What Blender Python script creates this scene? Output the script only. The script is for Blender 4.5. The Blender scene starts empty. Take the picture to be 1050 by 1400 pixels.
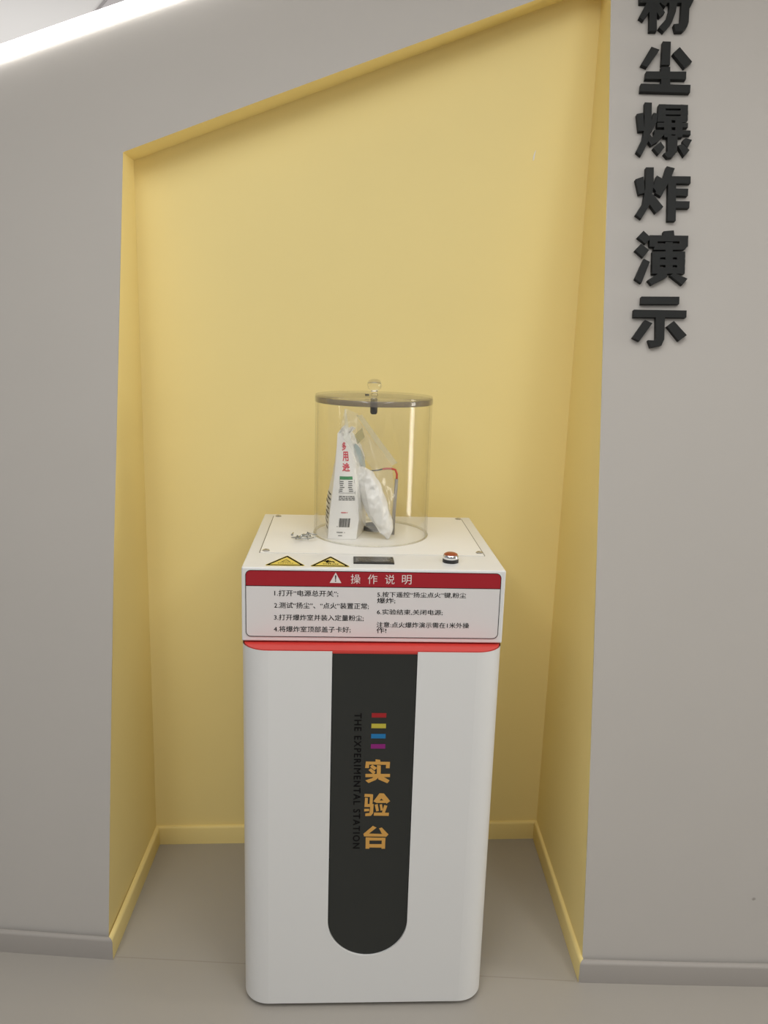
import bpy, bmesh, math, random
from mathutils import Vector, Matrix, noise
random.seed(7)
SC = bpy.context.scene
COL = SC.collection

# ------------------------------------------------------------------ camera
F_PX = 1109.06
yaw, pitch, roll = 0.0746, 0.2125, 0.0297
fw = Vector((math.sin(yaw)*math.cos(pitch), math.cos(yaw)*math.cos(pitch), -math.sin(pitch)))
rt = Vector((math.cos(yaw), -math.sin(yaw), 0)); up = rt.cross(fw)
r2 = rt*math.cos(roll) + up*math.sin(roll); u2 = up*math.cos(roll) - rt*math.sin(roll)
cam = bpy.data.cameras.new('camera'); camo = bpy.data.objects.new('camera', cam); COL.objects.link(camo)
cam.sensor_fit = 'VERTICAL'; cam.sensor_height = 36.0; cam.lens = 36.0*F_PX/1400.0
cam.clip_start = 0.05
M = Matrix((r2, u2, -fw)).transposed().to_4x4(); M.translation = Vector((-0.053, -2.1957, 1.5002))
camo.matrix_world = M
SC.camera = camo

# ------------------------------------------------------------------ world, lamps, exposure
SC.view_settings.view_transform = 'Standard'; SC.view_settings.look = 'None'
SC.view_settings.gamma = 1.0; SC.view_settings.exposure = 0.0
SC.cycles.transparent_max_bounces = 32; SC.cycles.max_bounces = 14; SC.cycles.transmission_bounces = 12
SC.cycles.glossy_bounces = 6; SC.cycles.diffuse_bounces = 6
w = bpy.data.worlds.new('world'); SC.world = w; w.use_nodes = True
w.node_tree.nodes['Background'].inputs[0].default_value = (0.985, 0.995, 1.0, 1)
w.node_tree.nodes['Background'].inputs[1].default_value = 0.29

def area(name, loc, sx, sy, power, col=(1, 1.0, 0.985), rot=(0, 0, 0)):
    l = bpy.data.lights.new(name, 'AREA'); l.shape = 'RECTANGLE'; l.size = sx; l.size_y = sy
    l.energy = power; l.color = col
    o = bpy.data.objects.new(name, l); o.location = loc; o.rotation_euler = rot; COL.objects.link(o)
    return o
area('ceiling_lamp_near', (-0.1, -1.85, 2.94), 3.0, 1.5, 43)
area('ceiling_lamp_left', (-1.2, -3.6, 2.94), 0.5, 2.4, 27)
area('ceiling_lamp_right', (1.6, -3.6, 2.94), 0.5, 2.4, 25)
area('added_uplight_behind_wall', (-1.6, 2.9, 1.6), 2.6, 2.2, 30, rot=(math.pi, 0, 0))  # unseen uplight added to brighten the ceiling behind the wall

# ------------------------------------------------------------------ materials
def lin(c):
    return tuple(((x/255.0)/12.92 if x/255.0 <= 0.04045 else ((x/255.0+0.055)/1.055)**2.4) for x in c)
def mat(name, col, rough=0.5, metal=0.0, spec=0.5, bump=0.0, bscale=60.0, var=0.0, vscale=6.0, coat=0.0, emit=None, estr=0.0):
    m = bpy.data.materials.new(name); m.use_nodes = True
    nt = m.node_tree; b = nt.nodes['Principled BSDF']
    b.inputs['Base Color'].default_value = (*col, 1); b.inputs['Roughness'].default_value = rough
    b.inputs['Metallic'].default_value = metal; b.inputs['Specular IOR Level'].default_value = spec
    b.inputs['Coat Weight'].default_value = coat; b.inputs['Coat Roughness'].default_value = 0.05
    tc = nt.nodes.new('ShaderNodeTexCoord')
    if bump:
        n = nt.nodes.new('ShaderNodeTexNoise'); n.inputs['Scale'].default_value = bscale; n.inputs['Detail'].default_value = 4
        nt.links.new(tc.outputs['Object'], n.inputs['Vector'])
        bp = nt.nodes.new('ShaderNodeBump'); bp.inputs['Strength'].default_value = bump; bp.inputs['Distance'].default_value = 0.002
        nt.links.new(n.outputs['Fac'], bp.inputs['Height']); nt.links.new(bp.outputs['Normal'], b.inputs['Normal'])
    if var:
        n2 = nt.nodes.new('ShaderNodeTexNoise'); n2.inputs['Scale'].default_value = vscale; n2.inputs['Detail'].default_value = 3
        nt.links.new(tc.outputs['Object'], n2.inputs['Vector'])
        mx = nt.nodes.new('ShaderNodeMixRGB'); mx.inputs[1].default_value = (*[c*(1-var) for c in col], 1)
        mx.inputs[2].default_value = (*[min(1, c*(1+var)) for c in col], 1)
        nt.links.new(n2.outputs['Fac'], mx.inputs[0]); nt.links.new(mx.outputs[0], b.inputs['Base Color'])
    if emit:
        b.inputs['Emission Color'].default_value = (*emit, 1); b.inputs['Emission Strength'].default_value = estr
    return m
def clear(name, tint, ior=1.49, haze=0.0, hazecol=(0.9, 0.9, 0.9), rough=0.02, gl=1.0):
    # thin clear plastic: straight transmission, Fresnel reflection, a little surface haze
    m = bpy.data.materials.new(name); m.use_nodes = True; nt = m.node_tree; N = nt.nodes; N.clear()
    out = N.new('ShaderNodeOutputMaterial'); t = N.new('ShaderNodeBsdfTransparent'); t.inputs[0].default_value = (*tint, 1)
    g = N.new('ShaderNodeBsdfGlossy'); g.inputs['Roughness'].default_value = rough
    fr = N.new('ShaderNodeLayerWeight'); fr.inputs['Blend'].default_value = 0.5
    pw = N.new('ShaderNodeMath'); pw.operation = 'POWER'; pw.inputs[1].default_value = 5.0; nt.links.new(fr.outputs['Facing'], pw.inputs[0])
    r0 = ((ior-1)/(ior+1))**2
    mu = N.new('ShaderNodeMath'); mu.operation = 'MULTIPLY_ADD'; mu.inputs[1].default_value = (1-r0)*gl; mu.inputs[2].default_value = r0*gl
    nt.links.new(pw.outputs[0], mu.inputs[0])
    mix = N.new('ShaderNodeMixShader'); nt.links.new(mu.outputs[0], mix.inputs[0])
    d = N.new('ShaderNodeBsdfDiffuse'); d.inputs[0].default_value = (*hazecol, 1)
    mh = N.new('ShaderNodeMixShader'); mh.inputs[0].default_value = haze
    nt.links.new(t.outputs[0], mh.inputs[1]); nt.links.new(d.outputs[0], mh.inputs[2])
    nt.links.new(mh.outputs[0], mix.inputs[1]); nt.links.new(g.outputs[0], mix.inputs[2])
    nt.links.new(mix.outputs[0], out.inputs[0])
    return m, mh
GREY = mat('grey_wall_paint', (0.47, 0.445, 0.415), 0.75, bump=0.05, bscale=90, var=0.015, spec=0.2)
YEL = mat('yellow_wall_paint', (0.875, 0.725, 0.325), 0.6, bump=0.05, bscale=90, var=0.012, spec=0.25)
SKG = mat('grey_skirting', (0.36, 0.335, 0.31), 0.55, spec=0.3)
SKY_ = mat('yellow_skirting', (0.875, 0.725, 0.325), 0.5, spec=0.3)
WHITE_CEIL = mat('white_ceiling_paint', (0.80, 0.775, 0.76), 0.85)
VIOLET_CEIL = mat('grey_violet_ceiling_paint', (0.60, 0.565, 0.57), 0.85)  # bulkhead in a darker grey-violet than the ceiling
ALU = mat('aluminium', (0.7, 0.7, 0.7), 0.35, metal=1.0)
LED = mat('led_diffuser', (1, 1, 1), 0.5, emit=(1.0, 0.98, 0.95), estr=6.0)
PANE = mat('added_bright_pane', (1, 1, 1), 0.3, emit=(1.0, 0.97, 0.9), estr=9.0)  # glow of the added window, reflected as a streak in the tube
WHITE = mat('white_powder_coat', (0.74, 0.74, 0.73), 0.32, bump=0.02, bscale=250, spec=0.5)
CREAM = mat('white_cover_plate', (0.82, 0.81, 0.78), 0.4, spec=0.4)
RED = mat('red_enamel', (0.66, 0.055, 0.045), 0.3)
HRED = mat('red_header_print', (0.36, 0.012, 0.022), 0.22)
LABEL = mat('glossy_label_film', (0.72, 0.70, 0.69), 0.2)
INK = mat('black_ink', (0.006, 0.0055, 0.0055), 0.75, spec=0.08)
WINK = mat('white_ink', (0.78, 0.70, 0.68), 0.4)
DARK = mat('dark_grey_acrylic', (0.023, 0.0255, 0.0235), 0.16, spec=0.42)
BLACKP = mat('black_plastic', (0.012, 0.012, 0.013), 0.4)
SIGN = mat('black_acrylic_letter', (0.013, 0.014, 0.0135), 0.55, spec=0.22)
LCD = mat('dark_display_glass', (0.05, 0.043, 0.036), 0.2)
LCDI = mat('display_frame', (0.02, 0.018, 0.016), 0.35)
GOLDM = mat('gold_print', (0.62, 0.33, 0.075), 0.3)
YSTK = mat('yellow_sticker', (0.72, 0.56, 0.10), 0.35)
STEEL = mat('steel', (0.62, 0.60, 0.56), 0.28, metal=1.0)
CHROME = mat('chrome', (0.85, 0.85, 0.85), 0.08, metal=1.0)
DSTEEL = mat('dark_steel', (0.10, 0.095, 0.085), 0.35, metal=0.6)
BUTTON = mat('orange_red_button_cap', (0.30, 0.06, 0.02), 0.3)
WRED = mat('red_wire_sleeve', (0.62, 0.07, 0.04), 0.4)
SLEEVE = mat('grey_sleeve', (0.33, 0.31, 0.28), 0.3)
PACK = mat('white_packet_film', (0.82, 0.81, 0.80), 0.35, bump=0.15, bscale=45, spec=0.5)
PRED = mat('red_packet_print', (0.62, 0.05, 0.08), 0.4)
PGREEN = mat('green_packet_print', (0.05, 0.26, 0.10), 0.4)
PBLUE = mat('blue_grey_packet_print', (0.36, 0.45, 0.50), 0.35)
PGREY = mat('grey_packet_print', (0.10, 0.10, 0.10), 0.4)
STRIPES = [mat('red_stripe_print', lin((158, 25, 32)), 0.35), mat('yellow_stripe_print', lin((190, 176, 62)), 0.35),
           mat('blue_stripe_print', lin((20, 112, 168)), 0.35), mat('magenta_stripe_print', lin((132, 20, 112)), 0.35)]
TUBE, _ = clear('clear_acrylic', (0.993, 0.991, 0.98), haze=0.008, hazecol=(0.9, 0.88, 0.8), gl=0.8)
CLRB, _ = clear('clear_acrylic_plate', (0.96, 0.955, 0.93), haze=0.05)
FILM, fmh = clear('clear_bag_film', (0.97, 0.97, 0.96), haze=0.17, hazecol=(0.85, 0.85, 0.83), rough=0.12)
FILM2, _ = clear('creased_bag_film', (0.95, 0.96, 0.93), haze=0.32, hazecol=(0.85, 0.86, 0.82), rough=0.15)
TEAR, _ = clear('grey_green_bag_film', (0.76, 0.77, 0.67), haze=0.22, hazecol=(0.45, 0.47, 0.36), rough=0.2)
BAGM = mat('flour_in_clear_bag', (0.78, 0.77, 0.755), 0.2, bump=0.7, bscale=48, spec=0.7)
GLASS = bpy.data.materials.new('solid_acrylic'); GLASS.use_nodes = True
gb = GLASS.node_tree.nodes['Principled BSDF']; gb.inputs['Transmission Weight'].default_value = 1.0
gb.inputs['IOR'].default_value = 1.49; gb.inputs['Roughness'].default_value = 0.0; gb.inputs['Base Color'].default_value = (0.97, 0.96, 0.93, 1)

def floor_mat():
    m = mat('grey_brown_vinyl_floor', (0.365, 0.34, 0.305), 0.42, bump=0.04, bscale=30, var=0.03, vscale=2.5, spec=0.35)
    nt = m.node_tree; b = nt.nodes['Principled BSDF']
    src = b.inputs['Base Color'].links[0].from_socket
    tc = [n for n in nt.nodes if n.type == 'TEX_COORD'][0]
    sp = nt.nodes.new('ShaderNodeSeparateXYZ'); nt.links.new(tc.outputs['Object'], sp.inputs[0])
    def mth(op, a, bb):
        n = nt.nodes.new('ShaderNodeMath'); n.operation = op
        for i, v in enumerate((a, bb)):
            if isinstance(v, float): n.inputs[i].default_value = v
            else: nt.links.new(v, n.inputs[i])
        return n.outputs[0]
    # the welded seam between two sheets runs along the foot of the display wall
    d = mth('ABSOLUTE', mth('ADD', mth('ADD', sp.outputs[1], mth('MULTIPLY', sp.outputs[0], 0.105)), 0.506), 0.0)
    s = mth('LESS_THAN', d, 0.0016)
    s = mth('MULTIPLY', s, mth('LESS_THAN', mth('ABSOLUTE', mth('ADD', sp.outputs[0], -0.008), 0.0), 0.555))
    s = mth('MULTIPLY', s, 0.28)
    mx = nt.nodes.new('ShaderNodeMixRGB'); nt.links.new(s, mx.inputs[0]); nt.links.new(src, mx.inputs[1])
    mx.inputs[2].default_value = (0.16, 0.14, 0.12, 1); nt.links.new(mx.outputs[0], b.inputs['Base Color'])
    return m
FLOOR = floor_mat()

# ------------------------------------------------------------------ mesh helpers
def link(name, verts, faces, m, parent=None, smooth=False, matrix=None):
    me = bpy.data.meshes.new(name); me.from_pydata([tuple(v) for v in verts], [], faces); me.update()
    bm = bmesh.new(); bm.from_mesh(me); bmesh.ops.recalc_face_normals(bm, faces=bm.faces); bm.to_mesh(me); bm.free()
    me.materials.append(m)
    if smooth:
        for p in me.polygons: p.use_smooth = True
    o = bpy.data.objects.new(name, me); COL.objects.link(o)
    if parent: o.parent = parent
    if matrix is not None: o.matrix_local = matrix
    return o
class MB:
    def __init__(s): s.v = []; s.f = []
    def add(s, verts, faces):
        k = len(s.v); s.v += [Vector(v) for v in verts]; s.f += [[i+k for i in f] for f in faces]; return s
    def box(s, x0, x1, y0, y1, z0, z1):
        return s.add([(x0,y0,z0),(x1,y0,z0),(x1,y1,z0),(x0,y1,z0),(x0,y0,z1),(x1,y0,z1),(x1,y1,z1),(x0,y1,z1)],
                     [(0,3,2,1),(4,5,6,7),(0,1,5,4),(1,2,6,5),(2,3,7,6),(3,0,4,7)])
    def prism(s, base, top):
        n = len(base)
        return s.add(list(base)+list(top), [list(range(n))[::-1], list(range(n, 2*n))] + [(i, (i+1) % n, n+(i+1) % n, n+i) for i in range(n)])
    def lathe(s, prof, c=(0, 0, 0), n=48, closed=False):
        k = len(prof); vs = []; fs = []
        for i in range(n):
            a = 2*math.pi*i/n
            for r, z in prof: vs.append((c[0]+r*math.cos(a), c[1]+r*math.sin(a), c[2]+z))
        for i in range(n):
            j = (i+1) % n
            for q in range(k if closed else k-1):
                q2 = (q+1) % k
                fs.append((i*k+q, j*k+q, j*k+q2, i*k+q2))
        if not closed:
            fs.append([i*k for i in range(n)][::-1]); fs.append([i*k+k-1 for i in range(n)])
        return s.add(vs, fs)
    def tube(s, pts, r, n=10):
        pts = [Vector(p) for p in pts]; rings = []
        ref = Vector((0.13, 0.31, 0.94))
        for i, p in enumerate(pts):
            t = (pts[min(i+1, len(pts)-1)]-pts[max(i-1, 0)]).normalized()
            a = t.cross(ref).normalized(); b = t.cross(a)
            rings.append([p+(a*math.cos(2*math.pi*j/n)+b*math.sin(2*math.pi*j/n))*r for j in range(n)])
        vs = [v for R in rings for v in R]; fs = []
        for i in range(len(pts)-1):
            for j in range(n): fs.append((i*n+j, i*n+(j+1) % n, (i+1)*n+(j+1) % n, (i+1)*n+j))
        fs.append(list(range(n))[::-1]); fs.append([(len(pts)-1)*n+j for j in range(n)])
        return s.add(vs, fs)
    def build(s, name, m, parent=None, smooth=False, bevel=0.0, seg=2):
        o = link(name, s.v, s.f, m, parent, smooth)
        if bevel:
            b = o.modifiers.new('bevel', 'BEVEL'); b.width = bevel; b.segments = seg; b.limit_method = 'ANGLE'; b.angle_limit = math.radians(40)
        return o
def autosmooth(o, deg=35):
    me = o.data
    bm = bmesh.new(); bm.from_mesh(me)
    for e in bm.edges:
        e.smooth = not (len(e.link_faces) == 2 and e.calc_face_angle(0) > math.radians(deg))
    for f in bm.faces: f.smooth = True
    bm.to_mesh(me); bm.free()
    return o
def struct(o): o['kind'] = 'structure'; return o
def thing(name, label, cat, loc=(0, 0, 0), group=None, rot=0.0):
    o = bpy.data.objects.new(name, None); COL.objects.link(o); o.empty_display_size = 0.05
    o.location = loc; o.rotation_euler = (0, 0, rot); o['label'] = label; o['category'] = cat
    if group: o['group'] = group
    return o
def text_mesh(body, bold=0.0, spacing=1.0, res=3):
    cu = bpy.data.curves.new('lettering', 'FONT'); cu.body = body; cu.offset = bold; cu.space_character = spacing; cu.resolution_u = res
    o = bpy.data.objects.new('lettering', cu); COL.objects.link(o)
    bpy.context.view_layer.update()
    me = bpy.data.meshes.new_from_object(o.evaluated_get(bpy.context.evaluated_depsgraph_get()))
    vs = [v.co.copy() for v in me.vertices]; fs = [list(p.vertices) for p in me.polygons]
    bpy.data.objects.remove(o); bpy.data.curves.remove(cu); bpy.data.meshes.remove(me)
    return vs, fs
def fit_text(body, x0, x1, y0, y1, bold=0.0, spacing=1.0, res=3):
    # returns flat verts stretched to the box x0..x1, y0..y1
    vs, fs = text_mesh(body, bold, spacing, res)
    ax = min(v.x for v in vs); bx = max(v.x for v in vs); ay = min(v.y for v in vs); by = max(v.y for v in vs)
    return [((v.x-ax)/(bx-ax)*(x1-x0)+x0, (v.y-ay)/(by-ay)*(y1-y0)+y0) for v in vs], fs

# ------------------------------------------------------------------ the setting
CO = (-0.5093, -0.1003, 0.1366, 0.0282, 0.0218)      # the display wall leans back as it rises
def ywall(x, z): return CO[0]+CO[1]*x+CO[2]*z+CO[3]*z*z+CO[4]*x*x
EDGE_L = [(-0.5655, 0.0), (-0.5645, 0.0542), (-0.5594, 0.4414), (-0.5529, 1.0055), (-0.5503, 1.1595), (-0.545, 1.913)]
EDGE_R = [(0.5795, 0.0), (0.5801, 0.0527), (0.583, 0.515), (0.5862, 1.05), (0.588, 1.2), (0.597, 1.80), (0.6013, 1.954), (0.6077, 2.3604)]
def led_z(x): return 2.1199+0.355*(x+0.8503)

def leaning(poly):
    bm = bmesh.new(); vs = [bm.verts.new((x, 0, z)) for x, z in poly]; bm.faces.new(vs)
    for k in range(1, 60):
        bmesh.ops.bisect_plane(bm, geom=bm.verts[:]+bm.edges[:]+bm.faces[:], plane_co=(0, 0, 0.05*k), plane_no=(0, 0, 1))
    for k in range(-19, 20):
        bmesh.ops.bisect_plane(bm, geom=bm.verts[:]+bm.edges[:]+bm.faces[:], plane_co=(0.1*k+0.03, 0, 0), plane_no=(1, 0, 0))
    for v in bm.verts: v.co.y = ywall(v.co.x, v.co.z)
    me = bpy.data.meshes.new('tmp'); bm.to_mesh(me); bm.free()
    out = ([v.co.copy() for v in me.vertices], [list(p.vertices) for p in me.polygons]); bpy.data.meshes.remove(me); return out
wf = MB()
wf.add(*leaning([(-1.9, 0)] + EDGE_L + [(-0.545, led_z(-0.545)), (-1.9, led_z(-1.9))]))
wf.add(*leaning([(-0.545, 1.913), (0.6077, 2.3604), (0.6077, led_z(0.6077)), (-0.545, led_z(-0.545))]))
wf.add(*leaning(EDGE_R[::-1] + [(1.9, 0), (1.9, 2.954), (1.5, 2.954), (0.6077, led_z(0.6077))]))
# sloping top face of the wall, and its ends
tops = [(-1.9, led_z(-1.9)), (-0.545, led_z(-0.545)), (0.6077, led_z(0.6077)), (1.5, 2.954), (1.9, 2.954)]
tt = []
for (xa, za), (xb, zb_) in zip(tops, tops[1:]):
    tt += [(xa+(xb-xa)*i/14, za+(zb_-za)*i/14) for i in range(14)]
tt.append(tops[-1])
for (xa, za), (xb, zb_) in zip(tt, tt[1:]):
    wf.add([(xa, ywall(xa, za), za), (xb, ywall(xb, zb_), zb_), (xb, ywall(xb, zb_)+0.15, zb_), (xa, ywall(xa, za)+0.15, za)], [(0, 1, 2, 3)])
o = struct(wf.build('wall_front', GREY, smooth=True)); autosmooth(o)
bmx = bmesh.new(); bmx.from_mesh(o.data); bmesh.ops.remove_doubles(bmx, verts=bmx.verts, dist=0.0005); bmx.to_mesh(o.data); bmx.free()
MB().lathe([(0.0, -0.0006), (0.003, -0.0004), (0.0042, 0.0), (0.0, 0.0002)], n=16).build('wall_scuff', SKG, o)
sc_ = o.children[0]; sc_.location = (0.986, ywall(0.986, 0.209)-0.0004, 0.209); sc_.rotation_euler = (math.radians(90), 0, 0)

YB = 0.011
o = struct(MB().add([(-0.5413, YB, 0), (0.6124, YB, 0), (0.618, YB, 2.3687), (-0.5413, YB, 1.9129)], [(0, 1, 2, 3)]).build('wall_back', YEL))
ch = MB().prism([(-0.002, 0, -0.013), (0.001, 0, -0.010), (0.0025, 0, 0.002), (0.0045, 0, 0.014), (0.001, 0, 0.008), (-0.002, 0, -0.002)],
               [(-0.002, -0.0012, -0.013), (0.001, -0.0012, -0.010), (0.0025, -0.0012, 0.002), (0.0045, -0.0012, 0.014), (0.001, -0.0012, 0.008), (-0.002, -0.0012, -0.002)]).build('paint_chip', WHITE_CEIL, o)
ch.location = (0.472, YB, 1.968)
def side_wall(name, edge, xb0, xb1, ztop):
    vs = []; fs = []
    for x, z in edge:
        t = z/edge[-1][1]
        vs.append((x, ywall(x, z), z)); vs.append((xb0+(xb1-xb0)*t, YB, ztop*t))
    for i in range(len(edge)-1): fs.append((2*i, 2*i+1, 2*i+3, 2*i+2))
    return struct(link(name, vs, fs, YEL))
side_wall('wall_left', EDGE_L, -0.5413, -0.5413, 1.9129)
side_wall('wall_right', EDGE_R, 0.6124, 0.618, 2.3687)
nl = 12; vs = []
for i in range(nl+1):
    t = i/nl; x = -0.545+(0.6077+0.545)*t; z = 1.913+(2.3604-1.913)*t
    vs += [(x, ywall(x, z), z), (-0.5413+(0.618+0.5413)*t, YB, 1.9129+(2.3687-1.9129)*t)]
struct(link('trim_1', vs, [(2*i, 2*i+2, 2*i+3, 2*i+1) for i in range(nl)], YEL))

struct(MB().add([(-4.5, -6, 0), (4.4, -6, 0), (4.4, 6.5, 0), (-4.5, 6.5, 0)], [(0, 1, 2, 3)]).build('floor', FLOOR))
struct(MB().box(-4.5, 4.4, -6, 6.5, 3.0, 3.05).build('ceiling', WHITE_CEIL))
# a lower bulkhead on the ceiling behind the display wall
d0 = Vector((-1.195, 2.2365)); dr = Vector((0.109, -0.193)).normalized()
pa, pb = d0-dr*1.2, d0+dr*2.1
base = [(pa.x, pa.y), (pb.x, pb.y), (1.2, pb.y), (1.2, pa.y)]
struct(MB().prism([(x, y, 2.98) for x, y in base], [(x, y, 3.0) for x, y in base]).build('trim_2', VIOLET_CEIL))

# skirting boards: a flat board with a rounded top edge
def skirt(name, line, inward, m, th=0.011, h=0.056):
    # line = list of (x, y) along the exposed face; inward = per-point (x, y) offset to the wall side
    prof = [(0, 0), (0, h-0.007), (0.12, h-0.0035), (0.35, h-0.001), (0.6, h), (1.0, h), (1.0, 0)]
    vs = []; k = len(prof)
    for (x, y), (ix, iy) in zip(line, inward):
        for t, z in prof: vs.append((x+ix*t, y+iy*t, z))
    fs = []
    for i in range(len(line)-1):
        for j in range(k): fs.append((i*k+j, (i+1)*k+j, (i+1)*k+(j+1) % k, i*k+(j+1) % k))
    fs.append(list(range(k))); fs.append([(len(line)-1)*k+j for j in range(k)][::-1])
    return struct(autosmooth(link(name, vs, fs, m), 50))
TH = 0.011
xs = [-1.9+(1.9-0.5513)*i/6 for i in range(7)]
skirt('baseboard_left', [(x, ywall(x, 0)-TH) for x in xs], [(0, TH)]*6+[(-TH, TH)], SKG)
xs = [0.5695+(1.9-0.5695)*i/6 for i in range(7)]
skirt('baseboard_right', [(x, ywall(x, 0)-TH) for x in xs], [(TH, TH)]+[(0, TH)]*6, SKG)
yl = ywall(-0.5513, 0)-TH; yr = ywall(0.5695, 0)-TH
skirt('baseboard_niche_left', [(-0.5512, yl+0.0005), (-0.5300, 0.0)], [(-TH, TH), (-TH, TH)], SKY_)
skirt('baseboard_niche_right', [(0.5694, yr+0.0005), (0.6018, 0.0)], [(TH, TH), (TH, TH)], SKY_)
skirt('baseboard_niche_back', [(-0.5296, 0.0), (0.6014, 0.0)], [(-TH, TH), (TH, TH)], SKY_)

# far right side of the room with a tall bright window added for the cylinder's streak
XR = 4.3
wr = MB()
y0, y1, z0, z1 = -1.62, -0.80, 0.12, 2.45
for a in ((-6, y0, 0, 3.0), (y1, 3.2, 0, 3.0), (y0, y1, 0, z0), (y0, y1, z1, 3.0)):
    wr.box(XR, XR+0.1, a[0], a[1], a[2], a[3])
struct(wr.build('wall_far_right', GREY))
wn = struct(MB().box(XR-0.02, XR+0.06, y0, y0+0.05, z0, z1).box(XR-0.02, XR+0.06, y1-0.05, y1, z0, z1)
            .box(XR-0.02, XR+0.06, y0+0.05, y1-0.05, z0, z0+0.05).box(XR-0.02, XR+0.06, y0+0.05, y1-0.05, z1-0.05, z1).build('added_window_1', ALU))
MB().box(XR+0.01, XR+0.02, y0+0.05, y1-0.05, z0+0.05, z1-0.05).build('added_glow_pane', PANE, wn)

# ------------------------------------------------------------------ LED strip on the sloping top of the display wall
xa, xb = -1.88, 1.4
root = thing('led_strip_light', 'long glowing white strip light along the sloping top edge of the grey wall', 'light', (-0.6, ywall(-0.6, led_z(-0.6)), led_z(-0.6)))
def led_run(prof, name, m):
    vs = []; k = len(prof); n = 48
    for i in range(n+1):
        x = xa+(xb-xa)*i/n; z = led_z(x); y = ywall(x, z)
        for py, pz in prof: vs.append(Vector((x-pz*0.335, y+py, z+pz*0.942))-root.location)
    fs = []
    for i in range(n):
        for j in range(k): fs.append((i*k+j, (i+1)*k+j, (i+1)*k+(j+1) % k, i*k+(j+1) % k))
    fs.append(list(range(k))); fs.append([n*k+j for j in range(k)][::-1])
    return autosmooth(link(name, vs, fs, m, root), 50)
led_run([(-0.006, 0.001), (-0.012, 0.008), (-0.014, 0.018), (-0.012, 0.028), (-0.006, 0.035), (0.004, 0.037), (0.004, 0.001)], 'diffuser', LED)
led_run([(0.0045, 0.001), (0.0045, 0.030), (0.03, 0.030), (0.03, 0.001)], 'housing', ALU)

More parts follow.
